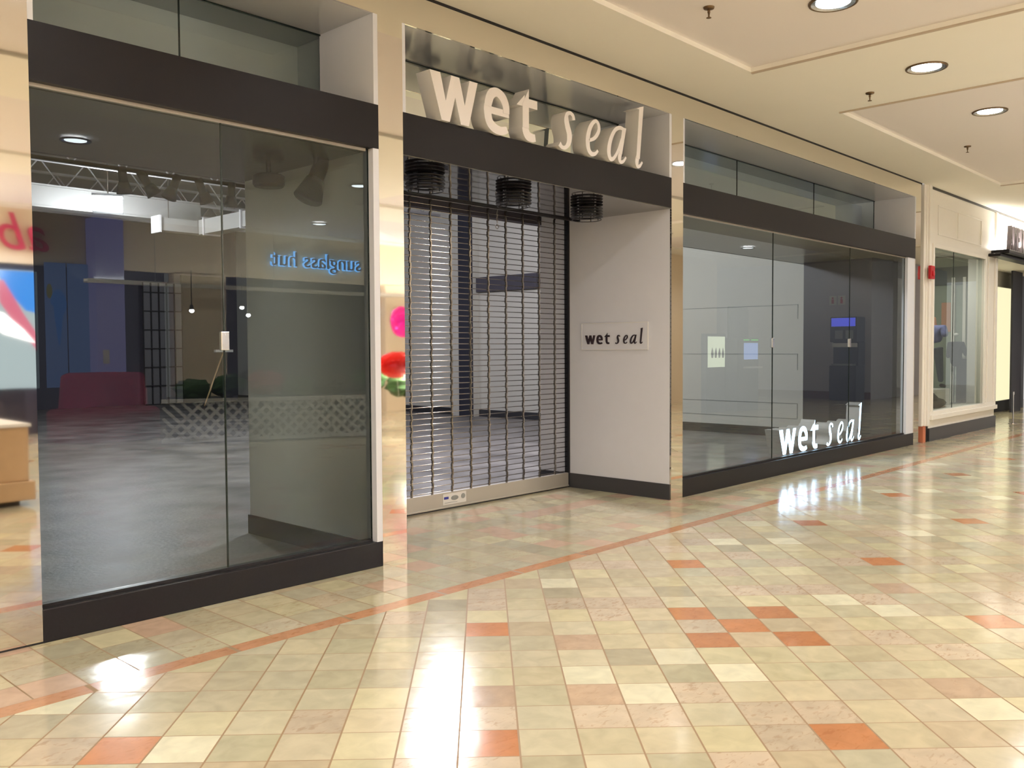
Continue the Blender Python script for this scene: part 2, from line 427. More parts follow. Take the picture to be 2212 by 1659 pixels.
# thin moulding that edges each sunk panel
def can(x, y, label, power=22.5, z=4.28, r=.165):
    t = thing('downlight', label, 'ceiling light', (x, y, z), 0, 'round downlights in the mall ceiling')
    bm = bmesh.new(); add_ring(bm, (0, 0, -.004), r+.012, .012, 32, 8); obj('trim_ring', bm, 'bronze', t, True)
    bm = bmesh.new(); add_lathe(bm, (0, 0, 0), [(r+.006, -.012), (r*.98, -.010), (r*.86, -.003), (r*.8, -.002)], 32); obj('reflector', bm, 'can', t, True)
    bm = bmesh.new(); add_lathe(bm, (0, 0, 0), [(.0001, -.004), (r*.80, -.004), (r*.80, -.001)], 32); obj('lamp', bm, 'lamp', t, True)
    l = area('downlight_lamp', (x, y, z-.012), (0, 0, 0), .2, power, WARM); l.data.spread = 2.6
    l.visible_camera = True
    return t
CANS = [(.23, -2.15), (2.43, -2.15), (4.63, -2.15), (6.98, -2.14), (9.08, -2.15), (11.44, -2.07), (13.4, -2.15), (15.6, -2.15), (17.8, -2.15), (20.0, -2.15), (24, -2.15), (28, -2.15)]
LB = {3: 'nearest round downlight, cut by the top edge of the picture', 4: 'middle round downlight between the two sunk ceiling panels', 5: 'farther round downlight in the far sunk ceiling panel'}
for k, (x, y) in enumerate(CANS):
    can(x, y, LB.get(k, 'round downlight number %s along the mall ceiling, out of view' % ['one', 'two', 'three', 'four', 'five', 'six', 'seven', 'eight', 'nine', 'ten', 'eleven', 'twelve'][k]), z=4.322 if (1.65 < x < 8.04 or 10.12 < x < 16.53 or 18.6 < x < 25) else 4.28)
def sprinkler(x, y, label, z=4.28):
    t = thing('sprinkler_head', label, 'sprinkler', (x, y, z), 0, 'sprinkler heads in the mall ceiling')
    bm = bmesh.new(); add_lathe(bm, (0, 0, 0), [(.045, 0), (.042, -.012), (.016, -.016)], 20, captop=True); obj('escutcheon', bm, 'bronze', t, True)
    bm = bmesh.new(); add_tube(bm, (0, 0, -.01), (0, 0, -.045), .011); add_tube(bm, (.010, 0, -.04), (.004, 0, -.08), .004); add_tube(bm, (-.010, 0, -.04), (-.004, 0, -.08), .004); obj('body', bm, 'bronze', t, True)
    bm = bmesh.new(); add_lathe(bm, (0, 0, -.082), [(.020, 0), (.021, -.003), (.004, -.005)], 16, capbot=True, captop=True); obj('deflector', bm, 'bronze', t, True)
sprinkler(6.39, -1.376, 'bronze sprinkler head nearest the picture top, above the doorway sign', 4.322)
sprinkler(9.56, -1.42, 'bronze sprinkler head on the strip between the two sunk ceiling panels')
sprinkler(13.21, -1.315, 'bronze sprinkler head farthest away, inside the far sunk ceiling panel', 4.322)

# ---------------------------------------------------------------- shopfront frame (y = 0 plane)
def tbox(n, *a, **k): return sbox('trim_%d' % n, *a, **k)
tbox(1, -3.0, 1.77, 0, .30, .012, 4.25, 'mirror')                    # left polished pier
tbox(2, -3.0, 1.77, .004, .30, 0.0, .012, 'black')
tbox(3, 4.13, 4.36, 0, .018, 0.0, 4.02, 'mirror')
tbox(4, 7.97, 8.19, 0, .018, 0.0, 4.02, 'mirror')
tbox(5, 15.10, 15.33, 0, .30, 0.0, 4.02, 'mirror')
tbox(6, 1.77, 15.33, 0, .018, 4.02, 4.25, 'mirror')                   # polished fascia
tbox(7, -3.0, 15.42, .015, .30, 4.25, 4.285, 'black')               # shadow gap under the ceiling
tbox(8, 15.33, 15.50, .06, .30, 0, 4.25, 'brown')                    # gap beside the column
# thin white returns lining the polished frame
# headers, ledges
tbox(9, 1.77, 4.13, .0, .66, 3.055, 3.372, 'header')
tbox(10, 4.36, 7.97, .0, .66, 3.055, 3.366, 'header')
tbox(11, 8.19, 15.10, .0, .66, 3.03, 3.345, 'header')
# white recess above the headers
tbox(12, 4.09, 4.13, .001, .66, 3.372, 4.02, 'white')
tbox(13, 7.93, 7.97, .001, .66, 3.366, 4.02, 'white')
tbox(14, 15.06, 15.10, .001, .66, 3.345, 4.02, 'white')
tbox(15, 1.77, 1.80, .001, .66, 3.372, 4.02, 'white')
tbox(16, 4.36, 4.39, .001, .66, 3.366, 4.02, 'white')
tbox(17, 8.19, 8.22, .001, .66, 3.345, 4.02, 'white')
for k, (a, b) in enumerate(((1.77, 4.13), (4.36, 7.97), (8.19, 15.10))):
    tbox(18+k, a, b, .018, 1.8, 4.02, 4.08, 'recess')
# plinths under the windows
tbox(21, 1.77, 4.13, 0, .17, 0, .186, 'granite', bevel=.006)
tbox(22, 8.19, 15.10, 0, .17, 0, .195, 'granite', bevel=.006)
tbox(23, 4.078, 4.13, .001, .10, .186, 3.055, 'white')
tbox(24, 14.80, 15.10, .012, .10, .195, 3.03, 'white')
# upper bulkhead wall closing the space above the dark soffit, facing the mall
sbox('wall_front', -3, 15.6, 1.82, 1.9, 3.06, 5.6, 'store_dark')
sbox('wall_front', -3, 15.6, 1.02, 1.06, 3.12, 4.02, 'white')  # white backing added close behind the transoms to brighten their glass
# dark soffits behind the glass and the wavy glossy one over the doorway
sbox('ceiling', -3, 4.10, .17, 1.82, 3.052, 3.10, 'soffit2')
sbox('ceiling', 8.0, 15.0, .17, 1.82, 3.052, 3.10, 'soffit2')
sbox('ceiling', 4.36, 7.97, .004, 1.22, 3.048, 3.054, 'soffit')
sbox('ceiling', 4.36, 7.97, 1.24, 1.82, 3.20, 3.24, 'black')
sbox('trim_25', 4.36, 7.97, 1.215, 1.24, 3.03, 3.20, 'black')
# piers between windows and doorway
sbox('wall_left', 4.10, 4.36, .10, 1.80, .165, 3.052, 'white')
sbox('wall_left', 4.13, 4.36, .018, .10, 0, 3.052, 'white')
sbox('wall_left', 4.13, 4.36, .018, 1.8, 3.052, 4.08, 'white'); sbox('wall_right', 7.97, 8.19, .018, 1.8, 3.048, 4.08, 'white')
sbox('baseboard_left', 4.085, 4.365, .17, 1.815, 0, .165, 'baseb')
sbox('wall_right', 7.97, 8.20, .02, 1.82, .165, 3.048, 'white')
sbox('baseboard_right', 7.958, 8.21, .012, 1.835, 0, .165, 'baseb')

# ---------------------------------------------------------------- windows (glass panes with dark edges)
def window(n, label, panes, y, z0, z1, clips, seam_extra=()):
    for k, (a, b) in enumerate(panes):
        bm = bmesh.new(); v = [bm.verts.new(p) for p in ((a+.002, y, z0), (b-.002, y, z0), (b-.002, y, z1), (a+.002, y, z1))]; bm.faces.new(v)
        w = obj('window_%d' % n, bm, 'glass'); struct(w); n += 1
        box('edge', b-.005, b+.003, y-.004, y+.008, z0, z1, 'glass_edge', w)
        if k < len(panes)-1 and clips:
            bm = bmesh.new(); add_box(bm, b-.028, b+.028, y-.016, y+.016, 1.60, 1.72); obj('patch_clip', bm, 'can', w, bevel=.004)
    return n
n = window(1, '', [(1.77, 2.915), (2.915, 4.078)], .06, .19, 3.06, True)
n = window(n, '', [(8.19, 10.33), (10.33, 12.66), (12.66, 14.80)], .06, .20, 3.04, True)
n = window(n, '', [(.6, 2.956), (2.956, 4.10)], .66, 3.372, 4.02, False)
n = window(n, '', [(4.39, 7.93)], .66, 3.366, 4.02, False)
n = window(n, '', [(8.22, 10.51), (10.51, 12.78), (12.78, 15.06)], .66, 3.345, 4.02, False)
bm = bmesh.new()
for a, b, z in ((1.8, 4.10, 4.015), (4.39, 7.93, 4.015), (8.22, 15.06, 4.015)): add_box(bm, a, b, .645, .66, z-.006, z+.006)
struct(obj('trim_26', bm, 'glass_edge'))
bm = bmesh.new()
for a, b, z in ((1.78, 4.07, .186), (8.2, 14.8, .196)): add_box(bm, a, b, .045, .085, z, z+.018)
struct(obj('trim_27', bm, 'black')); bm = bmesh.new()
for a, b, z in ((1.78, 4.05, 3.035), (8.2, 14.8, 3.015)): add_box(bm, a, b, .05, .075, z, z+.022)
struct(obj('trim_28', bm, 'gatebar'))

# ---------------------------------------------------------------- hand drawn letters of the shop sign
def cr(pts, n=7):
    P = [pts[0]]+list(pts)+[pts[-1]]; out = []
    for i in range(1, len(P)-2):
        p0, p1, p2, p3 = P[i-1:i+3]
        for k in range(n):
            t = k/n
            out.append(tuple(.5*((2*p1[d])+(-p0[d]+p2[d])*t+(2*p0[d]-5*p1[d]+4*p2[d]-p3[d])*t*t+(-p0[d]+3*p1[d]-3*p2[d]+p3[d])*t**3) for d in range(3)))
    out.append(tuple(P[-2])); return out
def ribbon(pts):                        # pts: (x, z, half width)
    c = cr(pts); L, Rr = [], []
    for i, (x, z, w) in enumerate(c):
        a, b = c[max(0, i-1)], c[min(len(c)-1, i+1)]
        dx, dz = b[0]-a[0], b[1]-a[1]; l = math.hypot(dx, dz) or 1
        L.append((x-dz/l*w, z+dx/l*w)); Rr.append((x+dz/l*w, z-dx/l*w))
    return ('ribbon', L, Rr)
def poly(*pts): return ('poly', list(pts))
GLYPH = {
 'w': (0.0, [poly((0, 1), (.30, 1), (.455, .43), (.62, 1), (.86, 1), (1.02, .43), (1.17, 1), (1.42, 1), (1.14, 0), (.90, 0), (.735, .55), (.57, 0), (.33, 0))]),
 'e': (1.60, [ribbon([(.15, .56, .105), (.16, .66, .115), (.25, .85, .115), (.43, .93, .10), (.62, .85, .115), (.73, .68, .11), (.745, .50, .10)]),
              ribbon([(.14, .60, .11), (.135, .46, .115), (.19, .24, .115), (.34, .12, .11), (.55, .08, .095), (.72, .12, .085), (.78, .15, .07)]),
              poly((.10, .42), (.845, .42), (.845, .58), (.10, .58))]),
 't': (2.68, [poly((.22, .84), (.44, 1.22), (.44, .99), (.74, .99), (.74, .79), (.44, .79), (.44, .30), (.22, .30)), poly((.02, .79), (.30, 1.06), (.30, .79)),
              ribbon([(.33, .36, .11), (.34, .24, .115), (.42, .13, .115), (.56, .10, .10), (.68, .12, .085)])]),
 's': (4.10, [ribbon([(.70, .80, .055), (.67, .90, .05), (.56, .95, .045), (.44, .90, .055), (.41, .76, .085), (.45, .60, .095), (.52, .42, .095), (.50, .22, .08), (.38, .08, .05), (.24, .06, .05), (.14, .13, .07)])]),
 'e.001': (5.12, [ribbon([(.30, .40, .04), (.52, .50, .05), (.68, .68, .06), (.70, .84, .055), (.60, .94, .045), (.46, .88, .055), (.32, .70, .07), (.24, .44, .08), (.26, .20, .075), (.38, .08, .06), (.54, .10, .045), (.66, .20, .035)])]),
 'a': (6.05, [ribbon([(.86, .93, .045), (.68, .95, .05), (.48, .86, .055), (.32, .66, .065), (.22, .42, .075), (.20, .20, .075), (.28, .07, .06), (.42, .12, .05), (.60, .34, .045), (.76, .66, .045)]),
              poly((.80, .98), (.97, .98), (.78, .26), (.64, .26)), ribbon([(.71, .30, .075), (.68, .14, .07), (.74, .06, .05), (.86, .10, .04), (.97, .22, .03)])]),
 'l': (7.20, [poly((.42, 1.66), (.62, 1.72), (.44, .26), (.28, .26)), poly((.28, 1.60), (.62, 1.72), (.60, 1.62), (.44, 1.60)), ribbon([(.36, .32, .08), (.32, .16, .075), (.36, .06, .055), (.46, .08, .045), (.58, .20, .03)])]),
}
def add_glyph(bm, parts, s, x0, y0, y1, sx=1.0, front=0, side=0):
    for n, (kind, *d) in enumerate(parts):
        y0, y1 = y0+n*.0013, y1+n*.0013
        if kind == 'poly':
            pts = [(x0+p[0]*s*sx, p[1]*s) for p in d[0]]
            f = [bm.verts.new((x, y0, z)) for x, z in pts]; b = [bm.verts.new((x, y1, z)) for x, z in pts]
            fa = bm.faces.new(f); fa.material_index = front; bb = bm.faces.new(b[::-1]); bb.material_index = side
            for k in range(len(pts)):
                q = bm.faces.new((f[k], b[k], b[(k+1) % len(pts)], f[(k+1) % len(pts)])); q.material_index = side
        else:
            L, Rr = ([(x0+p[0]*s*sx, p[1]*s) for p in w] for w in d)
            def row(P, y): return [bm.verts.new((x, y, z)) for x, z in P]
            fL, fR, bL, bR = row(L, y0), row(Rr, y0), row(L, y1), row(Rr, y1)
            for k in range(len(L)-1):
                q = bm.faces.new((fL[k], fL[k+1], fR[k+1], fR[k])); q.material_index = front
                for quad in ((bL[k], bR[k], bR[k+1], bL[k+1]), (fL[k], bL[k], bL[k+1], fL[k+1]), (fR[k], fR[k+1], bR[k+1], bR[k])):
                    q = bm.faces.new(quad); q.material_index = side
            for a, b, c, e in ((fL[0], fR[0], bR[0], bL[0]), (fL[-1], bL[-1], bR[-1], fR[-1])):
                q = bm.faces.new((a, b, c, e)); q.material_index = side
def sign(t, s, depth, mats, sx=1.0, y=0, ex=None):
    for ch, (x, parts) in GLYPH.items():
        xx = (ex or {}).get(ch, x*s*sx)
        bm = bmesh.new(); add_glyph(bm, parts, s, xx, y, y+depth, sx, 0, 1)
        obj('letter_'+ch[0], bm, mats, t)
t = thing('shop_sign', 'large white dimensional letters reading wet seal standing on the doorway header', 'sign', (4.60, -.035, 3.366))
sign(t, .36, .16, ['letter_w', 'letter_side'], 1.0)
t = thing('illuminated_sign', 'glowing bluish white letters reading wet seal low inside the right shop window', 'sign', (10.66, .13, .215))
sign(t, .325, .20, ['letter_lit', 'letter_side'], 1.04)
for k, (x, w) in enumerate(((11.2, 1.0), (12.6, 1.0))):
    a = area('sign_glow', (x, .10, .42), (-PI/2, 0, 0), 1.2, 6, (.45, .6, 1), .3, 'RECTANGLE')
    a.data.spread = 2.4

# acrylic plate with the shop name on the doorway side wall (x = 7.97, facing -x)
t = thing('name_plate', 'clear acrylic plate lettered wet seal on the white doorway side wall', 'sign plate', (7.962, 1.185, 1.585), -PI/2)
bm = bmesh.new(); add_box(bm, 0, .90, -.006, .002, 0, .295); obj('plate', bm, 'white', t)
bm = bmesh.new()
for a in ((0, .90, -.009, .003, .291, .297), (0, .90, -.009, .003, -.002, .003), (-.002, .003, -.009, .003, 0, .295), (.897, .902, -.009, .003, 0, .295)): add_box(bm, *a)
obj('plate_edge', bm, 'white_gloss', t)
for ch, (x, parts) in GLYPH.items():
    bm = bmesh.new(); add_glyph(bm, parts, .100, .055+x*.100, -.018, -.007); o = obj('letter_'+ch[0], bm, 'letter_dark', t); o.location.z = .062

# ---------------------------------------------------------------- roll down grille
t = thing('roll_down_gate', 'closed silver roll-down grille across the recessed shop doorway', 'security gate', (0, 1.40, 0))
rods = bmesh.new(); add_tube(rods, (4.37, 0, 0), (7.945, 0, 0), .0042, seg=8)
r0 = obj('rod', rods, 'gate', t, True); r0.location = (0, 0, .185)
for k in range(1, 54):
    r = r0.copy(); C.objects.link(r); r.parent = t; r.location = (0, 0, .185+k*.0565)
def link_col():
    bm = bmesh.new(); z = .165; k = 0
    while z < 3.2:
        dx = .004 if k % 2 else -.004
        add_box(bm, -.007+dx, .007+dx, -.010, .010, z, min(z+.060, 3.2)); z += .0565; k += 1
    return bm
l0 = obj('link_strip', link_col(), 'gate', t); l0.location = (5.604, 0, 0)
for k in list(range(-4, 0))+list(range(1, 9)):
    l = l0.copy(); C.objects.link(l); l.parent = t; l.location = (5.604+k*.2665, 0, 0)
bm = bmesh.new(); add_box(bm, 4.37, 7.955, -.022, .022, .012, .168); add_box(bm, 4.37, 7.955, -.03, -.0, .012, .03); bar = obj('bottom_bar', bm, 'gatebar', t, bevel=.005)
bm = bmesh.new(); add_box(bm, 4.37, 7.955, -.020, .020, 0, .012); obj('rubber_seal', bm, 'black', t)
bm = bmesh.new(); add_box(bm, 7.945, 7.968, -.03, .03, 0, 3.2); obj('guide_track', bm, 'black', t)
bm = bmesh.new(); add_box(bm, 4.362, 4.385, -.03, .03, 0, 3.2); obj('guide_track', bm, 'black', t)
bm = bmesh.new(); add_box(bm, 5.985, 6.305, -.0245, -.0235, .045, .155); st = obj('sticker', bm, 'paper', bar); st['label'] = 'white maker label with blue badge, oval and round grey badge'
bm = bmesh.new(); bm2 = bmesh.new()
def disc(bm, cx, cz, rx, rz, y, seg=24):
    f = [bm.verts.new((cx+rx*math.cos(2*PI*k/seg), y, cz+rz*math.sin(2*PI*k/seg))) for k in range(seg)]
    g = [bm.verts.new((v.co.x, y+.0015, v.co.z)) for v in f]
    bm.faces.new(f); bm.faces.new(g[::-1])
    for k in range(seg): bm.faces.new((f[k], g[k], g[(k+1) % seg], f[(k+1) % seg]))
add_box(bm, 6.0, 6.06, -.027, -.0245, .100, .125); obj('blue_badge', bm, 'blue', bar)
bm = bmesh.new(); disc(bm, 6.145, .105, .05, .024, -.027); add_box(bm, 6.01, 6.18, -.027, -.0245, .062, .066); disc(bm, 6.262, .110, .028, .026, -.027); obj('grey_badge', bm, 'grey', bar)

# hanging chain with hook
t = thing('pull_chain', 'short metal chain with a ring hanging behind the grille top', 'chain', (6.768, 1.36, 3.20))
for k in range(11):
    bm = bmesh.new(); add_ring(bm, (0, 0, -.015-k*.026), .011, .0028, 14, 6, 'x' if k % 2 else 'y', .7); obj('chain_link', bm, 'gate', t, True)
bm = bmesh.new(); add_ring(bm, (0, 0, -.322), .022, .004, 20, 6, 'y'); obj('end_ring', bm, 'gate', t, True)

# ring cage lights hung under the doorway soffit
def cage(x, y, label):
    t = thing('ring_light', label, 'ceiling light', (x, y, 3.048), 0, 'black ring lights under the doorway soffit')
    for k, z in enumerate((-.016, -.045, -.074, -.103)):
        bm = bmesh.new(); add_lathe(bm, (0, 0, z), [(.105, .004), (.165, .002), (.168, -.004), (.105, -.006)], 36); obj('ring', bm, 'black', t, True)
    for a in range(6):
        bm = bmesh.new(); c, s = .118*math.cos(a*PI/3+.3), .118*math.sin(a*PI/3+.3); add_tube(bm, (c, s, 0), (c, s, -.135), .005, seg=6)
        obj('spacer_rod', bm, 'black', t)
    bm = bmesh.new(); add_ring(bm, (0, 0, -.132), .15, .004, 32, 6); obj('bottom_ring', bm, 'black', t, True)
    bm = bmesh.new(); add_lathe(bm, (0, 0, 0), [(.07, 0), (.07, -.05), (.05, -.07)], 20, captop=True); obj('socket', bm, 'black', t, True)
cage(4.98, .46, 'black ring light on the soffit, nearest the left mirrored pillar')
cage(6.10, .50, 'black ring light in the middle of the doorway soffit')
cage(7.26, .56, 'black ring light on the soffit nearest the white side wall')

# ---------------------------------------------------------------- store interior
sbox('wall_left', -6.1, -6.0, 0, 22, 0, 5.6, 'store_wall')
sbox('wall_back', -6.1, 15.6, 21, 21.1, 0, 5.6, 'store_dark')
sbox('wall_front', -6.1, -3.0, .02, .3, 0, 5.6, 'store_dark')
sbox('wall_right', 15.0, 15.3, 1.85, 21, .165, 5.6, 'store_wall')
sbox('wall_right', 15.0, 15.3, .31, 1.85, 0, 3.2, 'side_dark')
sbox('baseboard_right', 14.985, 15.02, 1.84, 21, 0, .165, 'baseb')
sbox('ceiling', -6.1, 15.6, 1.8, 21, 5.6, 5.7, 'deck')
# pilaster and upright panels on the right wall, seen through the grille
sbox('trim_28', 14.80, 15.0, 9.95, 10.70, 0, 5.6, 'store_wall')
sbox('trim_29', 14.74, 14.80, 9.95, 10.38, 0, 5.6, 'side_dark')
sbox('trim_30', 14.86, 15.0, 8.0, 9.90, 2.94, 3.28, 'store_dark')
bm = bmesh.new()
for (ya, yb, za, zb) in ((1.95, 4.9, .60, .66), (1.95, 4.9, 1.48, 1.50), (1.95, 4.9, 2.35, 2.37), (1.95, 4.9, .33, .345)):
    add_box(bm, 14.992, 15.0, ya, yb, za, za+.008)
for za, zb in ((.345, .60), (1.20, 1.48), (2.10, 2.36)): add_box(bm, 14.992, 15.0, 1.95, 1.958, za, zb)
struct(obj('trim_31', bm, 'grey'))
# steel beam, ducts, joists
o = box('steel_beam', -6, 9.6, 13.0, 13.25, 4.36, 4.74, 'beam'); tag(o, 'long white painted steel beam across the store behind the flood lamp', 'beam')
b = bmesh.new(); add_box(b, -6, 9.6, 12.94, 13.31, 4.33, 4.36); add_box(b, -6, 9.6, 12.94, 13.31, 4.74, 4.77); obj('flange', b, 'beam', o)
t = thing('air_duct', 'boxy white air duct with flanged joints turning a corner in the store', 'duct')
box('duct_run', 8.35, 9.5, 12.3, 12.62, 4.02, 4.28, 'beam', t); box('duct_run', 9.18, 9.5, 9.4, 12.3, 4.0, 4.30, 'beam', t)
box('duct_flange', 9.15, 9.53, 12.05, 12.09, 3.97, 4.33, 'joist', t); box('duct_flange', 9.15, 9.53, 10.6, 10.64, 3.97, 4.33, 'joist', t); box('duct_flange', 8.33, 8.37, 12.27, 12.65, 3.98, 4.32, 'joist', t)
for hx, hy in ((8.6, 12.45), (9.33, 11.6), (9.33, 9.8)): box('hanger_rod', hx, hx+.015, hy, hy+.015, 4.25, 5.6, 'gate', t)
def joist(y, label, z0=4.85, z1=5.5, x0=-5, x1=14.9):
    t = thing('bar_joist', label, 'roof joist', (0, y, 0), 0, 'white bar joists under the store roof')
    box('bottom_chord', x0, x1, -.04, .04, z0, z0+.05, 'joist', t); box('top_chord', x0, x1, -.05, .05, z1-.05, z1, 'joist', t)
    bm = bmesh.new(); x = x0; s = 0
    while x < x1-.5:
        add_tube(bm, (x, 0, z0+.03 if s else z1-.04), (x+.45, 0, z1-.04 if s else z0+.03), .014, seg=6); x += .45; s = 1-s
    obj('web_bars', bm, 'joist', t)
for k, (y, w) in enumerate(((11.2, 'zigzag joist just in front of the flood lamp'), (14.0, 'zigzag joist right behind the white steel beam'), (15.6, 'zigzag joist second behind the white steel beam'), (17.2, 'zigzag joist third behind the white steel beam'))):
    joist(y, 'white steel '+w)
# flood lamps
def flood(p, label, power, rz):
    t = thing('flood_light', label, 'flood lamp', p, rz)
    bm = bmesh.new(); add_box(bm, -.25, .25, -.12, .12, -.16, .12); obj('lens', bm, 'work', t, bevel=.03)
    bm = bmesh.new(); add_box(bm, -.27, .27, -.14, .14, .12, .17); add_box(bm, -.265, .265, -.135, .135, -.175, -.16); obj('housing', bm, 'can', t, bevel=.01)
    bm = bmesh.new(); add_tube(bm, (0, .07, .16), (0, .07, 5.6-p[2]), .012); obj('hanger', bm, 'gate', t)
    l = bpy.data.lights.new('flood_lamp', 'POINT'); l.energy = power; l.color = COOL; l.shadow_soft_size = .2
    o = bpy.data.objects.new('flood_lamp', l); C.objects.link(o); o.location = (p[0], p[1]-.3, p[2]-.45)
flood(WL[0], 'blazing white flood lamp hung below the roof in the store', 260, -.45)
flood(WL[1], 'white flood lamp hung behind the doorway grille above the soffit line', 800, -.9)
# track with spot heads
def spot(p, dirv, label, m='matte_black', s=1.0):
    t = thing('spot_lamp', label, 'spotlight', p, 0, 'track spotlights in the store')
    bm = bmesh.new(); add_tube(bm, (0, 0, 0), (0, 0, -.05*s), .012*s); obj('stem', bm, m, t)
    d = Vector(dirv).normalized(); c = Vector((0, 0, -.07*s))
    bm = bmesh.new(); add_tube(bm, c-d*.10*s, c+d*.02*s, .032*s, .034*s, 16); add_tube(bm, c+d*.02*s, c+d*.11*s, .04*s, .062*s, 20); obj('head', bm, m, t, True)
o = box('light_track', -2, 5.6, 3.0, 3.03, 3.24, 3.27, 'matte_black'); tag(o, 'thin black ceiling track with spot heads behind the left window', 'light track')
for x, d, w in ((3.58, (.1, 0, -1), 'pointing straight down, leftmost of five on the black track'), (3.80, (.6, -.2, -1), 'second from left on the black track, just right of the flood lamp'), (4.06, (-.4, 0, -.9), 'third from left on the black track, tilted left'), (4.35, (.5, .1, -1), 'fourth from left on the black track, tilted right'), (4.66, (0, .1, -1), 'rightmost of five on the black track, by the glass seam')):
    spot((x, 3.015, 3.24), d, 'black spotlight '+w, s=1.15)
# two fittings close behind the left window
t = thing('ceiling_speaker', 'dark drum shaped fitting hanging from the soffit right of the glass seam', 'drum light', (3.90, 1.10, 3.052))
bm = bmesh.new(); add_tube(bm, (0, 0, 0), (0, 0, -.07), .02); obj('stem', bm, 'header', t)
bm = bmesh.new(); add_lathe(bm, (0, 0, -.16), [(.11, 0), (.125, .02), (.125, .08), (.11, .095)], 28, True, True); obj('drum', bm, 'header', t, True)
spot((4.02, .62, 3.052), (-.45, -.05, -.9), 'dark spotlight hung from the soffit close to the white pier', 'header', 1.8)
spot((2.92, 8.0, 3.9), (-.1, 0, -1), 'small white spotlight under the steel beam left of the flood lamp', 'white', 1.6)
o = box('light_track', 2.2, 3.6, 7.98, 8.02, 3.90, 3.93, 'joist'); tag(o, 'short white track holding the small white spotlight', 'light track')
# black display grid and door at the back of the store
t = thing('display_grid', 'black framed display grid standing far back in the dark store', 'shelf grid', (11.75, 20.6, 0))
bm = bmesh.new()
for k in range(6): add_box(bm, k*.24-.012, k*.24+.012, -.03, .03, 0, 3.6)
for k in range(7): add_box(bm, 0, 1.2, -.04, .04, k*.55, k*.55+.03)
obj('frame', bm, 'black', t); box('back_panel', 0, 1.2, .04, .06, 0, 3.6, 'deck', t)
sbox('door_1', 13.1, 14.4, 20.9, 21, 0, 3.9, 'black')
# push broom left leaning near the glass seam
t = thing('push_broom', 'push broom with a pale wooden pole standing in the empty store', 'broom', (0, 0, 0))
bm = bmesh.new(); add_tube(bm, (12.4, 18.3, .04), (13.12, 18.5, 1.56), .02); obj('pole', bm, 'wood', t, True)
bm = bmesh.new(); add_box(bm, 12.85, 13.4, 18.45, 18.55, 1.55, 1.62); obj('broom_head', bm, 'paper', t)

# ---------------------------------------------------------------- column and the next shop
t = thing('fluted_pilaster', 'slim cream fluted pilaster between the two shopfronts', 'pilaster', (.10, 0, 0))
bm = bmesh.new()
for a in ((15.40, 15.49, .0, .2, .27, 4.28), (15.49, 15.53, -.02, .2, .27, 4.28), (15.53, 15.63, -.05, .2, .27, 4.28), (15.63, 15.70, -.02, .2, .27, 4.28)): add_box(bm, *a)
obj('shaft', bm, 'cream', t, bevel=.01)
box('lower_tile', 15.42, 15.55, -.01, .2, 0, .27, 'terracotta', t)
box('plinth_block', 15.55, 15.70, .01, .2, 0, .30, 'black', t)
t = thing('fire_alarm_strobe', 'red fire alarm box on the cream pilaster', 'fire alarm', (15.62, -.055, 2.83))
box('box', -.085, .09, -.055, 0, -.11, .11, 'red', t, bevel=.01); bm = bmesh.new(); add_tube(bm, (0, -.055, -.02), (0, -.07, -.02), .05, .045, 20); obj('horn', bm, 'red', t, True)
o = box('strobe_lens', .10, .13, -.05, -.01, -.09, -.02, 'glass_clear', t)
# neighbour's facade
bm = bmesh.new()
for a in ((15.80, 15.90, 0, .3, .22, 4.24), (18.86, 19.60, 0, .3, .22, 4.24), (15.90, 18.86, 0, .3, 3.30, 4.24), (15.90, 18.86, 0, .3, .22, .50), (19.6, 32, 0, .3, 3.42, 4.24)): add_box(bm, *a)
struct(obj('wall_front', bm, 'cream'))
bm = bmesh.new()
for a in ((15.86, 15.93, -.035, .0, .5, 3.34), (18.80, 18.88, -.035, .0, .5, 3.34), (15.93, 18.80, -.035, 0, 3.27, 3.34), (15.81, 19.62, -.06, 0, .36, .44), (15.81, 19.60, -.03, 0, .44, .50), (19.05, 19.10, -.02, 0, .5, 3.34), (19.48, 19.60, -.035, 0, .5, 4.24),
          (16.15, 18.6, -.012, 0, 3.98, 4.01), (16.15, 18.6, -.012, 0, 3.50, 3.53), (16.15, 16.18, -.012, 0, 3.53, 3.98), (18.57, 18.6, -.012, 0, 3.53, 3.98), (17.2, 17.23, -.012, 0, 3.53, 3.98)): add_box(bm, *a)
struct(obj('trim_32', bm, 'cream', bevel=.006))
sbox('trim_33', 15.80, 32, -.01, .3, 4.24, 4.281, 'black')
sbox('baseboard_front', 15.80, 19.66, -.02, .28, 0, .22, 'baseb')
bm = bmesh.new(); bm.faces.new([bm.verts.new(p) for p in ((15.9, .05, .5), (18.86, .05, .5), (18.86, .05, 3.3), (15.9, .05, 3.3))]); w = struct(obj('window_20', bm, 'glass')); box('edge', 17.16, 17.175, .045, .055, .5, 3.3, 'glass_edge', w)
sbox('floor', 15.7, 19.6, .06, 3.4, .22, .46, 'cream')
sbox('wall_back', 15.7, 20.6, 3.4, 3.5, .2, 4.2, 'teal')
sbox('wall_left', 15.45, 15.7, .31, 3.5, 0, 4.2, 'cream')
sbox('wall_right', 19.5, 19.72, .3, 1.6, .22, 3.42, 'sage')
bm = bmesh.new(); add_box(bm, 19.46, 19.5, .3, 1.6, 2.86, 3.22); struct(obj('trim_41', bm, 'sage_dark'))
for k, (ya, yb) in enumerate(((.50, .555), (.71, .77), (.30, .34))): sbox('trim_%d' % (42+k), 19.42, 19.5, ya, yb, .46, 3.0, 'cream')
o = box('poster', 19.488, 19.498, .80, .98, 1.9, 2.5, 'skin'); tag(o, 'tan coloured poster hung inside the next shop window', 'poster')
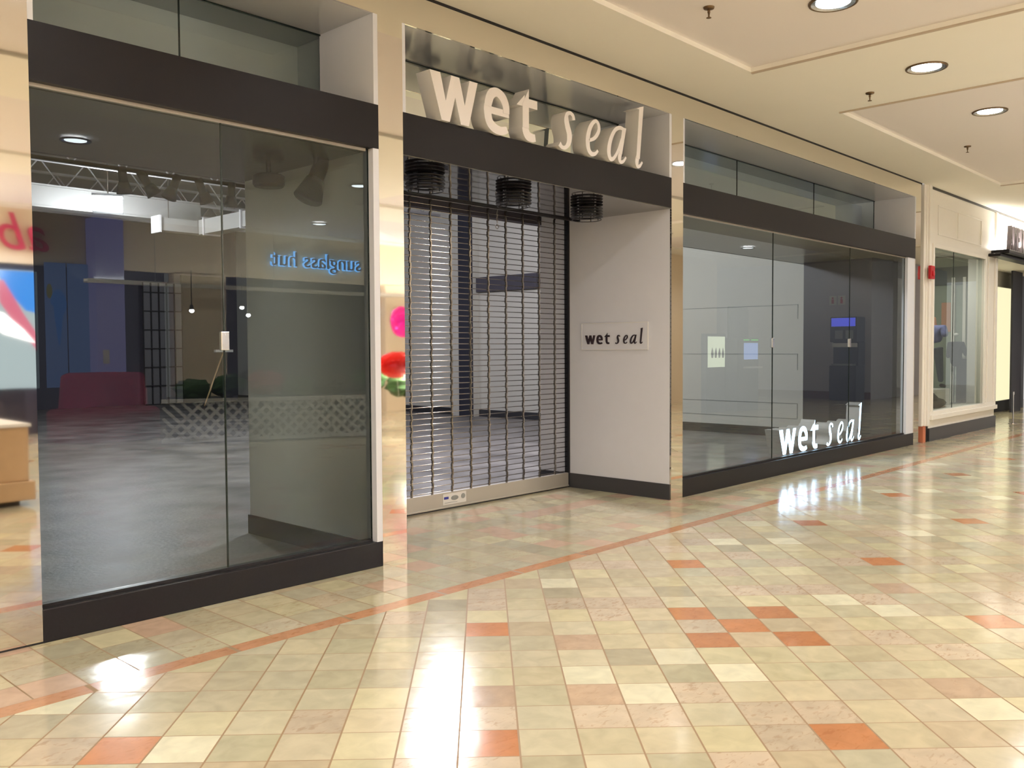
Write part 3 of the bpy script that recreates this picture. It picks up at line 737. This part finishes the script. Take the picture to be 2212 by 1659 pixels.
o = box('low_shelf', 19.36, 19.48, .45, .68, .46, 1.35, 'brown'); tag(o, 'dark shelf unit at the back of the next shop window', 'shelf')
sbox('ceiling', 15.7, 19.6, .3, 3.5, 3.44, 3.5, 'cream')
for k, (x, y) in enumerate(((18.5, 1.6), (20.2, 2.6))): sbox('trim_%d' % (34+k), x, x+.10, y, y+.10, .4, 3.4, 'cream')
bm = bmesh.new(); add_box(bm, 17.9, 20.4, 3.2, 3.39, 2.75, 3.15); struct(obj('trim_36', bm, 'side_dark'))
l = area('window_lamp', (17.6, .9, 3.40), (0, 0, 0), .3, 60, (1, .95, .85))
l.data.energy = 34
t = thing('window_spot', 'small bright star shaped spotlight at the top of the next shop window', 'spotlight', (17.75, .7, 3.40))
bm = bmesh.new(); add_lathe(bm, (0, 0, 0), [(.05, .02), (.06, -.03), (.03, -.035)], 16); obj('housing', bm, 'can', t, True)
bm = bmesh.new(); add_lathe(bm, (0, 0, 0), [(.0001, -.033), (.05, -.033), (.05, -.03)], 16); obj('lamp', bm, 'work', t)
# mannequins
def skin(name, joints, edges, m, parent, sub=2):
    me = bpy.data.meshes.new(name); me.from_pydata([j[0] for j in joints], edges, [])
    o = bpy.data.objects.new(name, me); C.objects.link(o); o.parent = parent; me.materials.append(M[m])
    s = o.modifiers.new('skin', 'SKIN'); s.use_smooth_shade = True
    for v, j in zip(me.skin_vertices[0].data, joints): v.radius = (j[1], j[2] if len(j) > 2 else j[1]); 
    me.skin_vertices[0].data[0].use_root = True
    u = o.modifiers.new('sub', 'SUBSURF'); u.levels = sub; u.render_levels = sub
    return o
t = thing('mannequin', 'headless mannequin in a blue denim top and ripped grey jeans in the next shop window', 'mannequin', (18.22, .72, .86), 1.2); t.scale = (1.15, 1.15, 1.0)
skin('body', [((0, 0, 1.0), .085), ((0, 0, 1.15), .06), ((0, 0, 1.26), .045), ((0, 0, 1.32), .04)], [(0, 1), (1, 2), (2, 3)], 'skin', t)
skin('denim_top', [((0, 0, .80), .17, .12), ((0, 0, .92), .15, .11), ((0, 0, 1.06), .17, .12), ((0, 0, 1.14), .13, .10), ((.19, 0, 1.10), .07), ((.25, .02, .92), .055), ((-.19, 0, 1.10), .07), ((-.25, .02, .92), .055)], [(0, 1), (1, 2), (2, 3), (2, 4), (4, 5), (2, 6), (6, 7)], 'denim', t)
skin('jeans', [((0, 0, .78), .13, .11), ((.09, 0, .68), .088), ((.10, .01, .40), .065), ((.11, 0, .05), .042), ((-.09, 0, .68), .088), ((-.10, -.03, .40), .065), ((-.11, -.06, .05), .042)], [(0, 1), (1, 2), (2, 3), (0, 4), (4, 5), (5, 6)], 'jeans', t)
skin('shoe', [((.11, .02, .0), .04), ((.11, -.12, -.03), .03)], [(0, 1)], 'brown', t); skin('shoe', [((-.11, -.04, .0), .04), ((-.11, -.18, -.03), .03)], [(0, 1)], 'brown', t)
o = box('display_riser', 17.6, 18.35, .45, 1.1, .46, .795, 'cream', bevel=.01); tag(o, 'cream step riser carrying the denim mannequin', 'riser')
bm = bmesh.new(); add_blob(bm, (17.0, .32, .575), .52, .16, .10, 20, 10, .06); add_blob(bm, (16.85, .34, .64), .27, .14, .14, 20, 10, .06)
o = obj('draped_cloth', bm, 'brown', None, True); tag(o, 'dark brown folded cloth lying on the next shop window floor', 'cloth')
t = thing('mannequin', 'mannequin torso in a black jacket over a white collar, back of the next shop window', 'mannequin', (19.12, .58, .46), 1.1); t.scale = (.8, .8, 1)
skin('jacket', [((0, 0, .72), .16, .12), ((0, 0, .95), .15, .11), ((0, 0, 1.22), .17, .12), ((.2, 0, 1.2), .06), ((.25, 0, .9), .05), ((-.2, 0, 1.2), .06), ((-.22, -.1, .95), .05)], [(0, 1), (1, 2), (2, 3), (3, 4), (2, 5), (5, 6)], 'suit', t)
skin('collar', [((0, 0, 1.34), .10, .09), ((0, 0, 1.42), .06)], [(0, 1)], 'white_gloss', t); bm = bmesh.new(); add_tube(bm, (0, 0, 0), (0, 0, .75), .02); add_tube(bm, (0, 0, 0), (0, 0, .02), .16, seg=24); obj('stand', bm, 'can', t)
# canopy, sign letters and doorway of the next shop
t = thing('entrance_canopy', 'dark grey metal canopy ledge under the grey letters at the right edge', 'canopy', (0, 0, 0))
bm = bmesh.new(); add_box(bm, 19.25, 30, -.32, 0, 3.40, 3.48); add_box(bm, 19.05, 30, -.22, 0, 3.34, 3.40); obj('ledge', bm, 'header', t, bevel=.015)
bm = bmesh.new(); add_box(bm, 19.3, 30, -.07, -.03, 3.485, 3.51); obj('light_strip', bm, 'glow_white', t)
area('canopy_lamp', (24.0, -.16, 3.53), (PI-.35, 0, 0), 9.2, 330, (1, .95, .86), .06, 'RECTANGLE')
t = thing('shop_sign', 'dark grey capital letters starting AMERIC standing on the canopy at the right edge', 'sign', (19.42, -.26, 3.49), 0)
for k, ch in enumerate('AMERICAN'):
    text('letter_'+ch.lower(), ch, .66, 'aesign', (k*.265, 0, 0), (PI/2, 0, 0), .07, t, .012, 0, .42)
sbox('wall_back', 19.7, 26.0, 1.9, 2.0, 0, 3.42, 'store_dark')
sbox('trim_37', 19.73, 25.3, 1.10, 1.3, 0, .26, 'black'); sbox('trim_38', 24.05, 24.9, .80, .84, 0, 3.42, 'side_dark'); sbox('trim_39', 19.73, 25.3, 1.10, 1.3, 3.05, 3.42, 'store_wall'); sbox('trim_40', 24.9, 25.15, .80, .84, 0, 3.42, 'mirror')
o = box('lit_panel', 22.0, 25.3, 1.15, 1.2, .26, 3.05, 'yellow_lit'); tag(o, 'tall glowing pale yellow panel in the next shop doorway', 'light panel')
sbox('ceiling', 19.6, 32, .3, 2.0, 3.42, 3.47, 'cream')
sbox('wall_right', 26.0, 34.0, .3, .5, 0, 3.42, 'side_dark'); 
bm = bmesh.new(); add_tube(bm, (20.6, -.10, 0), (20.6, -.10, .62), .012, seg=12); add_tube(bm, (20.6, -.1, 0), (20.6, -.1, .01), .09, seg=20); add_tube(bm, (20.6, -.10, .60), (20.6, -.10, .66), .022, seg=12)
o = obj('rope_post', bm, 'can'); tag(o, 'slim silver post standing on the floor before the next shop doorway', 'post')

# ---------------------------------------------------------------- the side of the mall behind the camera (seen in glass and polished steel)
sbox('wall_left', -8.1, -8, -14, 0, 0, 4.4, 'shopwarm')
bm = bmesh.new()
for a in ((-8, 40, -13.2, -13.0, 3.25, 4.4), (9.0, 10.2, -13.2, -12.95, 0, 3.25), (14.6, 16.2, -13.2, -12.95, 0, 3.25), (-8, 3.6, -13.2, -13, 0, 3.25), (24, 40, -13.2, -13, 0, 3.25)): add_box(bm, *a)
struct(obj('wall_front', bm, 'shopwarm'))
sbox('wall_front', 10.2, 24, -14, -13.6, 0, 3.3, 'store_dark')
sbox('wall_front', 3.6, 9.0, -13.5, -13.4, 0, 3.3, 'store_dark')
t = thing('opposite_shop_sign', 'dark letters sunglass hut edged by blue glow, mirrored in the left window', 'sign', (13.9, -12.97, 3.565), PI)
text('lettering', 'sunglass hut', .50, 'navy', (0, -.09, 0), (PI/2, 0, 0), .03, t, -0.001, 0, 1.06)
text('glow', 'sunglass hut', .50, 'halo', (0, -.04, 0), (PI/2, 0, 0), .02, t, .017, 0, 1.06)
t = thing('opposite_shop_sign', 'pink script shop letters, seen mirrored in the left polished pier', 'sign', (6.55, -12.97, 3.5), PI)
text('lettering', 'ab', 1.0, 'pinkletter', (0, -.05, 0), (PI/2, 0, 0), .04, t, .0, .3, 1.0)
t = thing('window_mural', 'bright shop mural of blue and pink sweeps, mirrored at the left edge', 'mural', (0, -12.9, 0))
M['m_white'] = mat('mural_pale', (0, 0, 0, 1), .4, emit=(.62, .80, .86, 1), es=.75)  # mural colours emit, standing in for the shop's own bright lighting
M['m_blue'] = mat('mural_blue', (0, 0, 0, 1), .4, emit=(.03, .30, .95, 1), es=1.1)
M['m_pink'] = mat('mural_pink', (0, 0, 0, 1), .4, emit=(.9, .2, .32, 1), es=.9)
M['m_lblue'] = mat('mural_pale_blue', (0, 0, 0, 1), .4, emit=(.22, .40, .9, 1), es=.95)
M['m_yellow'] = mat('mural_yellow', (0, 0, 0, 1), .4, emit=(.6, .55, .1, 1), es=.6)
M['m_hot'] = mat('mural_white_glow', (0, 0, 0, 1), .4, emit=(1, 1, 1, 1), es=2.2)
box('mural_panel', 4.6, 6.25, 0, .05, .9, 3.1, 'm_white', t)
def flat(name, pts, y, m, parent, d=.02):
    bm = bmesh.new(); f = [bm.verts.new((x, y, z)) for x, z in pts]; b = [bm.verts.new((x, y-d, z)) for x, z in pts]
    bm.faces.new(f); bm.faces.new(b[::-1])
    for k in range(len(pts)): bm.faces.new((f[k], b[k], b[(k+1) % len(pts)], f[(k+1) % len(pts)]))
    return obj(name, bm, m, parent)
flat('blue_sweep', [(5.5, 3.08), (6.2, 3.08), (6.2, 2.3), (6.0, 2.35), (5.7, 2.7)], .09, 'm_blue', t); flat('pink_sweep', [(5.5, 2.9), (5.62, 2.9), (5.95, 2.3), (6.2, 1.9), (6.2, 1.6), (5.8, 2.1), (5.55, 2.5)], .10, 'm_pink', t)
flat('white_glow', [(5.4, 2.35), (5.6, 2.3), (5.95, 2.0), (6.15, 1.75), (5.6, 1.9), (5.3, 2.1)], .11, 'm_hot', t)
area('mural_light', (5.5, -12.2, 3.1), (-.5, 0, 0), .5, 30, (.7, .8, 1))
t = thing('window_mural', 'tall pale blue shop panels with blue drop shapes, mirrored in the left window', 'mural', (0, -12.92, 0))
box('panel', 6.40, 6.78, 0, .05, .9, 3.3, 'm_lblue', t); box('panel', 6.82, 7.3, 0, .05, .7, 3.3, 'm_lblue', t)
flat('blue_drop', [(6.62+.15*math.sin(a)*(1 if math.cos(a) > 0 else .6+.4*math.cos(a)), 2.45+(.45 if math.cos(a) > 0 else 1.0)*math.cos(a)*.75) for a in [k*2*PI/24 for k in range(24)]], .09, 'm_blue', t)
flat('yellow_dot', [(6.46+.05*math.sin(a), 2.75+.14*math.cos(a)) for a in [k*2*PI/16 for k in range(16)]], .09, 'm_yellow', t)
M['m_lilac'] = mat('glowing_lilac', (.1, .1, .1, 1), .6, emit=(.46, .42, 1, 1), es=.95)  # emission stands in for the light falling on the column
o = box('lilac_column', 7.2, 7.75, -12.95, -12.5, 0, 4.2, 'm_lilac'); tag(o, 'lilac column across the mall, its lit look given by emission, mirrored beside the blue panels', 'column')
box('notice', 7.3, 7.42, -12.498, -12.49, 1.35, 1.62, 'paper', o)
t = thing('curved_bench', 'curved maroon bench seat across the mall, mirrored low in the left window', 'bench', (6.85, -11.4, 0))
bm = bmesh.new(); add_lathe(bm, (0, 0, 0), [(.95, 0), (.95, .5), (.88, .55), (.76, .55), (.7, 1.15), (.62, 1.2), (.56, 1.15), (.5, .0)], 36); obj('seat', bm, 'maroon', t, True)
# wooden cabinet mirrored at the left edge
t = thing('wooden_counter', 'light wooden counter with a recessed foot, mirrored at the left edge', 'counter', (0, 0, 0))
box('body', 2.3, 3.32, -6.1, -4.82, .26, .82, 'wood', t, bevel=.01); box('foot', 2.25, 3.37, -6.14, -4.78, .06, .26, 'wood', t, bevel=.01); box('toe_kick', 2.35, 3.25, -6.05, -4.9, 0, .06, 'black', t); box('counter_top', 2.28, 3.34, -6.12, -4.80, .82, .85, 'cream', t)
# flower cart with lattice skirt
A, B = Vector((7.03, -9.45, 0)), Vector((10.3, -7.9, 0)); D = (B-A); LN = D.length; ang = math.atan2(D.y, D.x)
t = thing('flower_cart', 'market cart with a white lattice skirt and plants, mirrored in the left window', 'cart', A, ang)
bm = bmesh.new()
h0, h1 = .06, .70; x = -.6
def slat(bm, x0, z0, x1, z1, y, w=.026):
    dx, dz = x1-x0, z1-z0; l = math.hypot(dx, dz); nx, nz = -dz/l*w, dx/l*w
    v = [bm.verts.new((x0+nx, y, z0+nz)), bm.verts.new((x1+nx, y, z1+nz)), bm.verts.new((x1-nx, y, z1-nz)), bm.verts.new((x0-nx, y, z0-nz))]
    w_ = [bm.verts.new((p.co.x, y-.008, p.co.z)) for p in v]
    bm.faces.new(v); bm.faces.new(w_[::-1])
    for k in range(4): bm.faces.new((v[k], w_[k], w_[(k+1) % 4], v[(k+1) % 4]))
k = 0.0
while k < LN+.64:
    for sg, y in ((1, .03), (-1, .04)):
        xa = k if sg > 0 else k-.64
        xb = xa+.64
        za, zb = (h0, h1) if sg > 0 else (h1, h0)
        if xa < 0: za += (0-xa)*(zb-za)/.64; xa = 0
        if xb > LN: zb -= (xb-LN)*(zb-za)/(xb-xa); xb = LN
        if xb-xa > .02: slat(bm, xa, za, xb, zb, y)
    k += .19
obj('lattice_skirt', bm, 'lattice', t)
bm = bmesh.new(); add_box(bm, -.03, LN+.03, 0, .06, h1, h1+.07); add_box(bm, -.03, LN+.03, 0, .06, h0-.04, h0+.02); obj('rail', bm, 'lattice', t)
box('cart_body', .05, LN-.05, -1.4, -.02, .12, .74, 'suit', t)
for k in range(7):
    bm = bmesh.new(); add_blob(bm, (.5+k*.62, -.4-.1*(k % 2), .9+.06*(k % 3)), .32, .28, .20, 16, 9, .2); obj('plant', bm, ['leaf', 'leaf', 'maroon', 'leaf', 'brown', 'leaf', 'leaf'][k], t)
def balloon(x, y, z, m, label, rx, rz):
    t = thing('foil_balloon', label, 'balloon', (x, y, z), 0, 'foil balloons above the flower cart')
    bm = bmesh.new(); add_blob(bm, (0, 0, 0), rx, .16, rz, 22, 12, .04); obj('body', bm, m, t, True)
    bm = bmesh.new(); add_path(bm, [(0, 0, -rz), (.03, 0, -rz-.3), (0, 0, -z+.74)], .004, 5); obj('string', bm, 'paper', t)
balloon(11.85, -9.0, 2.17, 'pink', 'shiny pink foil balloon, mirrored in the pillar left of the doorway', .30, .32)
balloon(10.05, -7.0, 1.33, 'redfoil', 'shiny red foil balloon, mirrored lower in the pillar left of the doorway', .42, .24)
t = thing('bulb_lamp', 'bright bare lamp on the cart, mirrored in the pillar left of the doorway', 'lamp', (10.95, -8.05, 1.06))
bm = bmesh.new(); add_blob(bm, (0, 0, 0), .12, .12, .10); obj('bulb', bm, 'work', t, True); bm = bmesh.new(); add_tube(bm, (0, 0, -.30), (0, 0, -.08), .02); obj('stem', bm, 'can', t)
l = bpy.data.lights.new('cart_bulb', 'POINT'); l.energy = 170; l.shadow_soft_size = .12; l.color = (1, .95, .85); o = bpy.data.objects.new('cart_bulb', l); C.objects.link(o); o.location = (10.95, -7.75, 1.2)
# machines mirrored in the right window
t = thing('cash_machine', 'tall black cash machine with a blue lit header, mirrored in the right window', 'cash machine', (26.2, -5.8, 0)); t.scale = (1, 1.15, 1)
box('cabinet', 0, .7, -.32, .38, 0, 1.05, 'machine', t, bevel=.02); box('topper', .1, .75, -.34, .36, 1.75, 2.5, 'machine', t, bevel=.02); box('column', .25, .75, -.3, .36, 1.05, 1.75, 'machine', t)
box('blue_header', .088, .1, -.30, .33, 2.22, 2.47, 'screen', t); bm = bmesh.new(); add_box(bm, .1, .45, -.28, .34, 1.6, 1.72); obj('hood', bm, 'letter_side', t); box('keypad', -.02, .3, -.25, .3, 1.05, 1.1, 'grey', t); box('display', .235, .25, -.15, .2, 1.2, 1.5, 'navy', t)
for a in range(2): box('notice', .088, .1, -.2+a*.28, .0+a*.28, 1.85, 2.1, 'grey', t)
t = thing('kiosk_machine', 'grey self-service machine with a bright screen and green words, mirrored in the right window', 'kiosk', (20.4, -5.9, 0))
box('cabinet', -.2, .9, -.5, 0, 0, 1.85, 'machine', t, bevel=.02); box('screen', .12, .82, 0, .02, 1.3, 1.72, 'screen2', t); box('shelf', .1, .7, 0, .22, 1.08, 1.12, 'letter_side', t)
box('header_words', .1, .38, 0, .012, 1.78, 1.81, 'green_txt', t); box('header_words', .5, .85, 0, .012, 1.78, 1.81, 'green_txt', t)
t = thing('poster_stand', 'tall slim dark blue poster stand, mirrored above the self-service machine', 'poster stand', (21.0, -6.55, 0))
box('board', 0, .9, -.03, .03, 1.8, 2.62, 'side_dark', t); box('frame', -.05, .95, -.06, -.03, 1.75, 2.68, 'black', t); bm = bmesh.new(); add_tube(bm, (.45, -.04, 0), (.45, -.04, 1.8), .03); obj('pole', bm, 'black', t)
t = thing('light_box', 'glowing pale green light box poster, mirrored in the right window', 'light box', (19.3, -6.2, 0))
box('casing', -.05, .85, -.16, -.01, 0, 1.95, 'machine', t); box('poster', 0, .8, -.01, .005, 1.12, 1.88, 'lbox', t)
for a in range(4): flat('figure', [(.1+a*.17, 1.45), (.16+a*.17, 1.6), (.22+a*.17, 1.45), (.18+a*.17, 1.35), (.13+a*.17, 1.35)], .03, 'grey', t, .01)
t = thing('restroom_sign', 'pair of small white restroom signs high on a pale wall, mirrored in the right window', 'sign', (27.19, -6.1, 3.05), -PI/2)
box('plate', 0, .22, -.02, 0, -.14, .14, 'paper', t); box('plate', .28, .5, -.02, 0, -.14, .14, 'paper', t)
for a, mm in ((.11, 'red'), (.39, 'red')):
    bm = bmesh.new(); disc(bm, a, .07, .03, .03, -.03, 14); add_box(bm, a-.035, a+.035, -.03, -.02, -.1, .03); obj('figure', bm, mm, t)
sbox('wall_right', 27.2, 27.5, -14, -5.3, 0, 4.4, 'corridor'); sbox('wall_right', 27.5, 34, -5.5, -5.3, 0, 4.4, 'corridor')
sbox('baseboard_right', 27.18, 27.2, -14, -5.3, 0, .22, 'brownbase')
sbox('wall_front', 18.5, 24.5, -9.2, -9.0, 0, 4.4, 'shopwarm')

# added broad fill panels in the rear half of the ceiling, out of view
def fill_troffer(x, y, w):
    t = thing('fill_panel_light', 'added flat square fill light behind the viewer, '+w, 'ceiling light', (x, y, 4.275), 0, 'added flat fill lights in the rear mall ceiling')
    box('frame', -.62, .62, -.62, .62, -.012, 0, 'white', t); box('diffuser', -.58, .58, -.58, .58, -.016, -.012, 'glow_white', t)
    area('fill_panel_lamp', (x, y, 4.25), (0, 0, 0), 1.1, 75, WARM, 1.1, 'SQUARE')
for x, y, w in ((-4.0, -4.0, 'far left'), (-1.5, -8.0, 'left of the counter'), (1.6, -11.2, 'before the rear shop'), (-5.5, -11.5, 'in the left rear corner')): fill_troffer(x, y, w)
for k, (x, y) in enumerate(((4.6, -6.6), (9.08, -6.6), (13.4, -6.6), (17.8, -6.6), (22, -6.6), (6.8, -10.8), (11.2, -10.8), (16, -10.8))):
    can(x, y, 'round downlight behind the viewer, ' + ['second row, first', 'second row, second', 'second row, third', 'second row, fourth', 'second row, fifth', 'third row, first', 'third row, second', 'third row, third'][k] + ' from the left', 64 if k in (1, 5, 6) else 29)

# added hanging uplight troughs, fill light for the mall ceiling from out of view
def trough(x0, x1, y, z, w, power):
    t = thing('fill_uplight_trough', 'added long slim fill-light trough behind the viewer, '+w, 'uplight', (0, y, z), 0, 'added uplight troughs in the rear half of the mall')
    bm = bmesh.new(); add_box(bm, x0, x1, -.09, .09, -.03, 0); add_box(bm, x0, x1, -.09, -.08, 0, .05); add_box(bm, x0, x1, .08, .09, 0, .05); obj('housing', bm, 'cream', t)
    box('tube', x0+.05, x1-.05, -.02, .02, .01, .04, 'glow_white', t)
    for k in range(4):
        xx = x0+(x1-x0)*(k+.5)/4; box('hanger_rod', xx, xx+.012, -.006, .006, 0, 4.28-z, 'can', t)
    area('fill_uplight_lamp', ((x0+x1)/2, y, z+.06), (PI, 0, 0), x1-x0-.1, power, (1, .99, .98), .12, 'RECTANGLE')
trough(-6, 3, -11.5, 3.0, 'left run', 560)
trough(7, 18, -12.5, 2.95, 'middle run', 640)
trough(-7, -1, -4.6, 3.3, 'short run at the left end', 700)

# bare spot bulbs across the mall, seen as bright dots in the glass
for k, (x, z, w) in enumerate(((9.0, 2.42, 'before the dark grid shop'), (10.15, 2.52, 'left of the pair near the seam'), (10.3, 2.36, 'right of the pair near the seam'), (13.6, 2.55, 'under the blue edged letters'), (26.0-5.4, 2.55, 'beside the light box'))):
    t = thing('shop_spot_bulb', 'small bright spot bulb across the mall, '+w, 'spotlight', (x, -12.2 if k < 4 else -8.6, z), 0, 'bright spot bulbs in the shops across the mall')
    bm = bmesh.new(); add_blob(bm, (0, 0, 0), .05, .04, .04, 12, 8); obj('bulb', bm, 'work', t, True)
    bm = bmesh.new(); add_tube(bm, (0, 0, .03), (0, 0, .12), .045, .03, 14); add_tube(bm, (0, 0, .1), (0, 0, (3.25 if k < 4 else 4.28)-z), .008); obj('stem', bm, 'black', t)
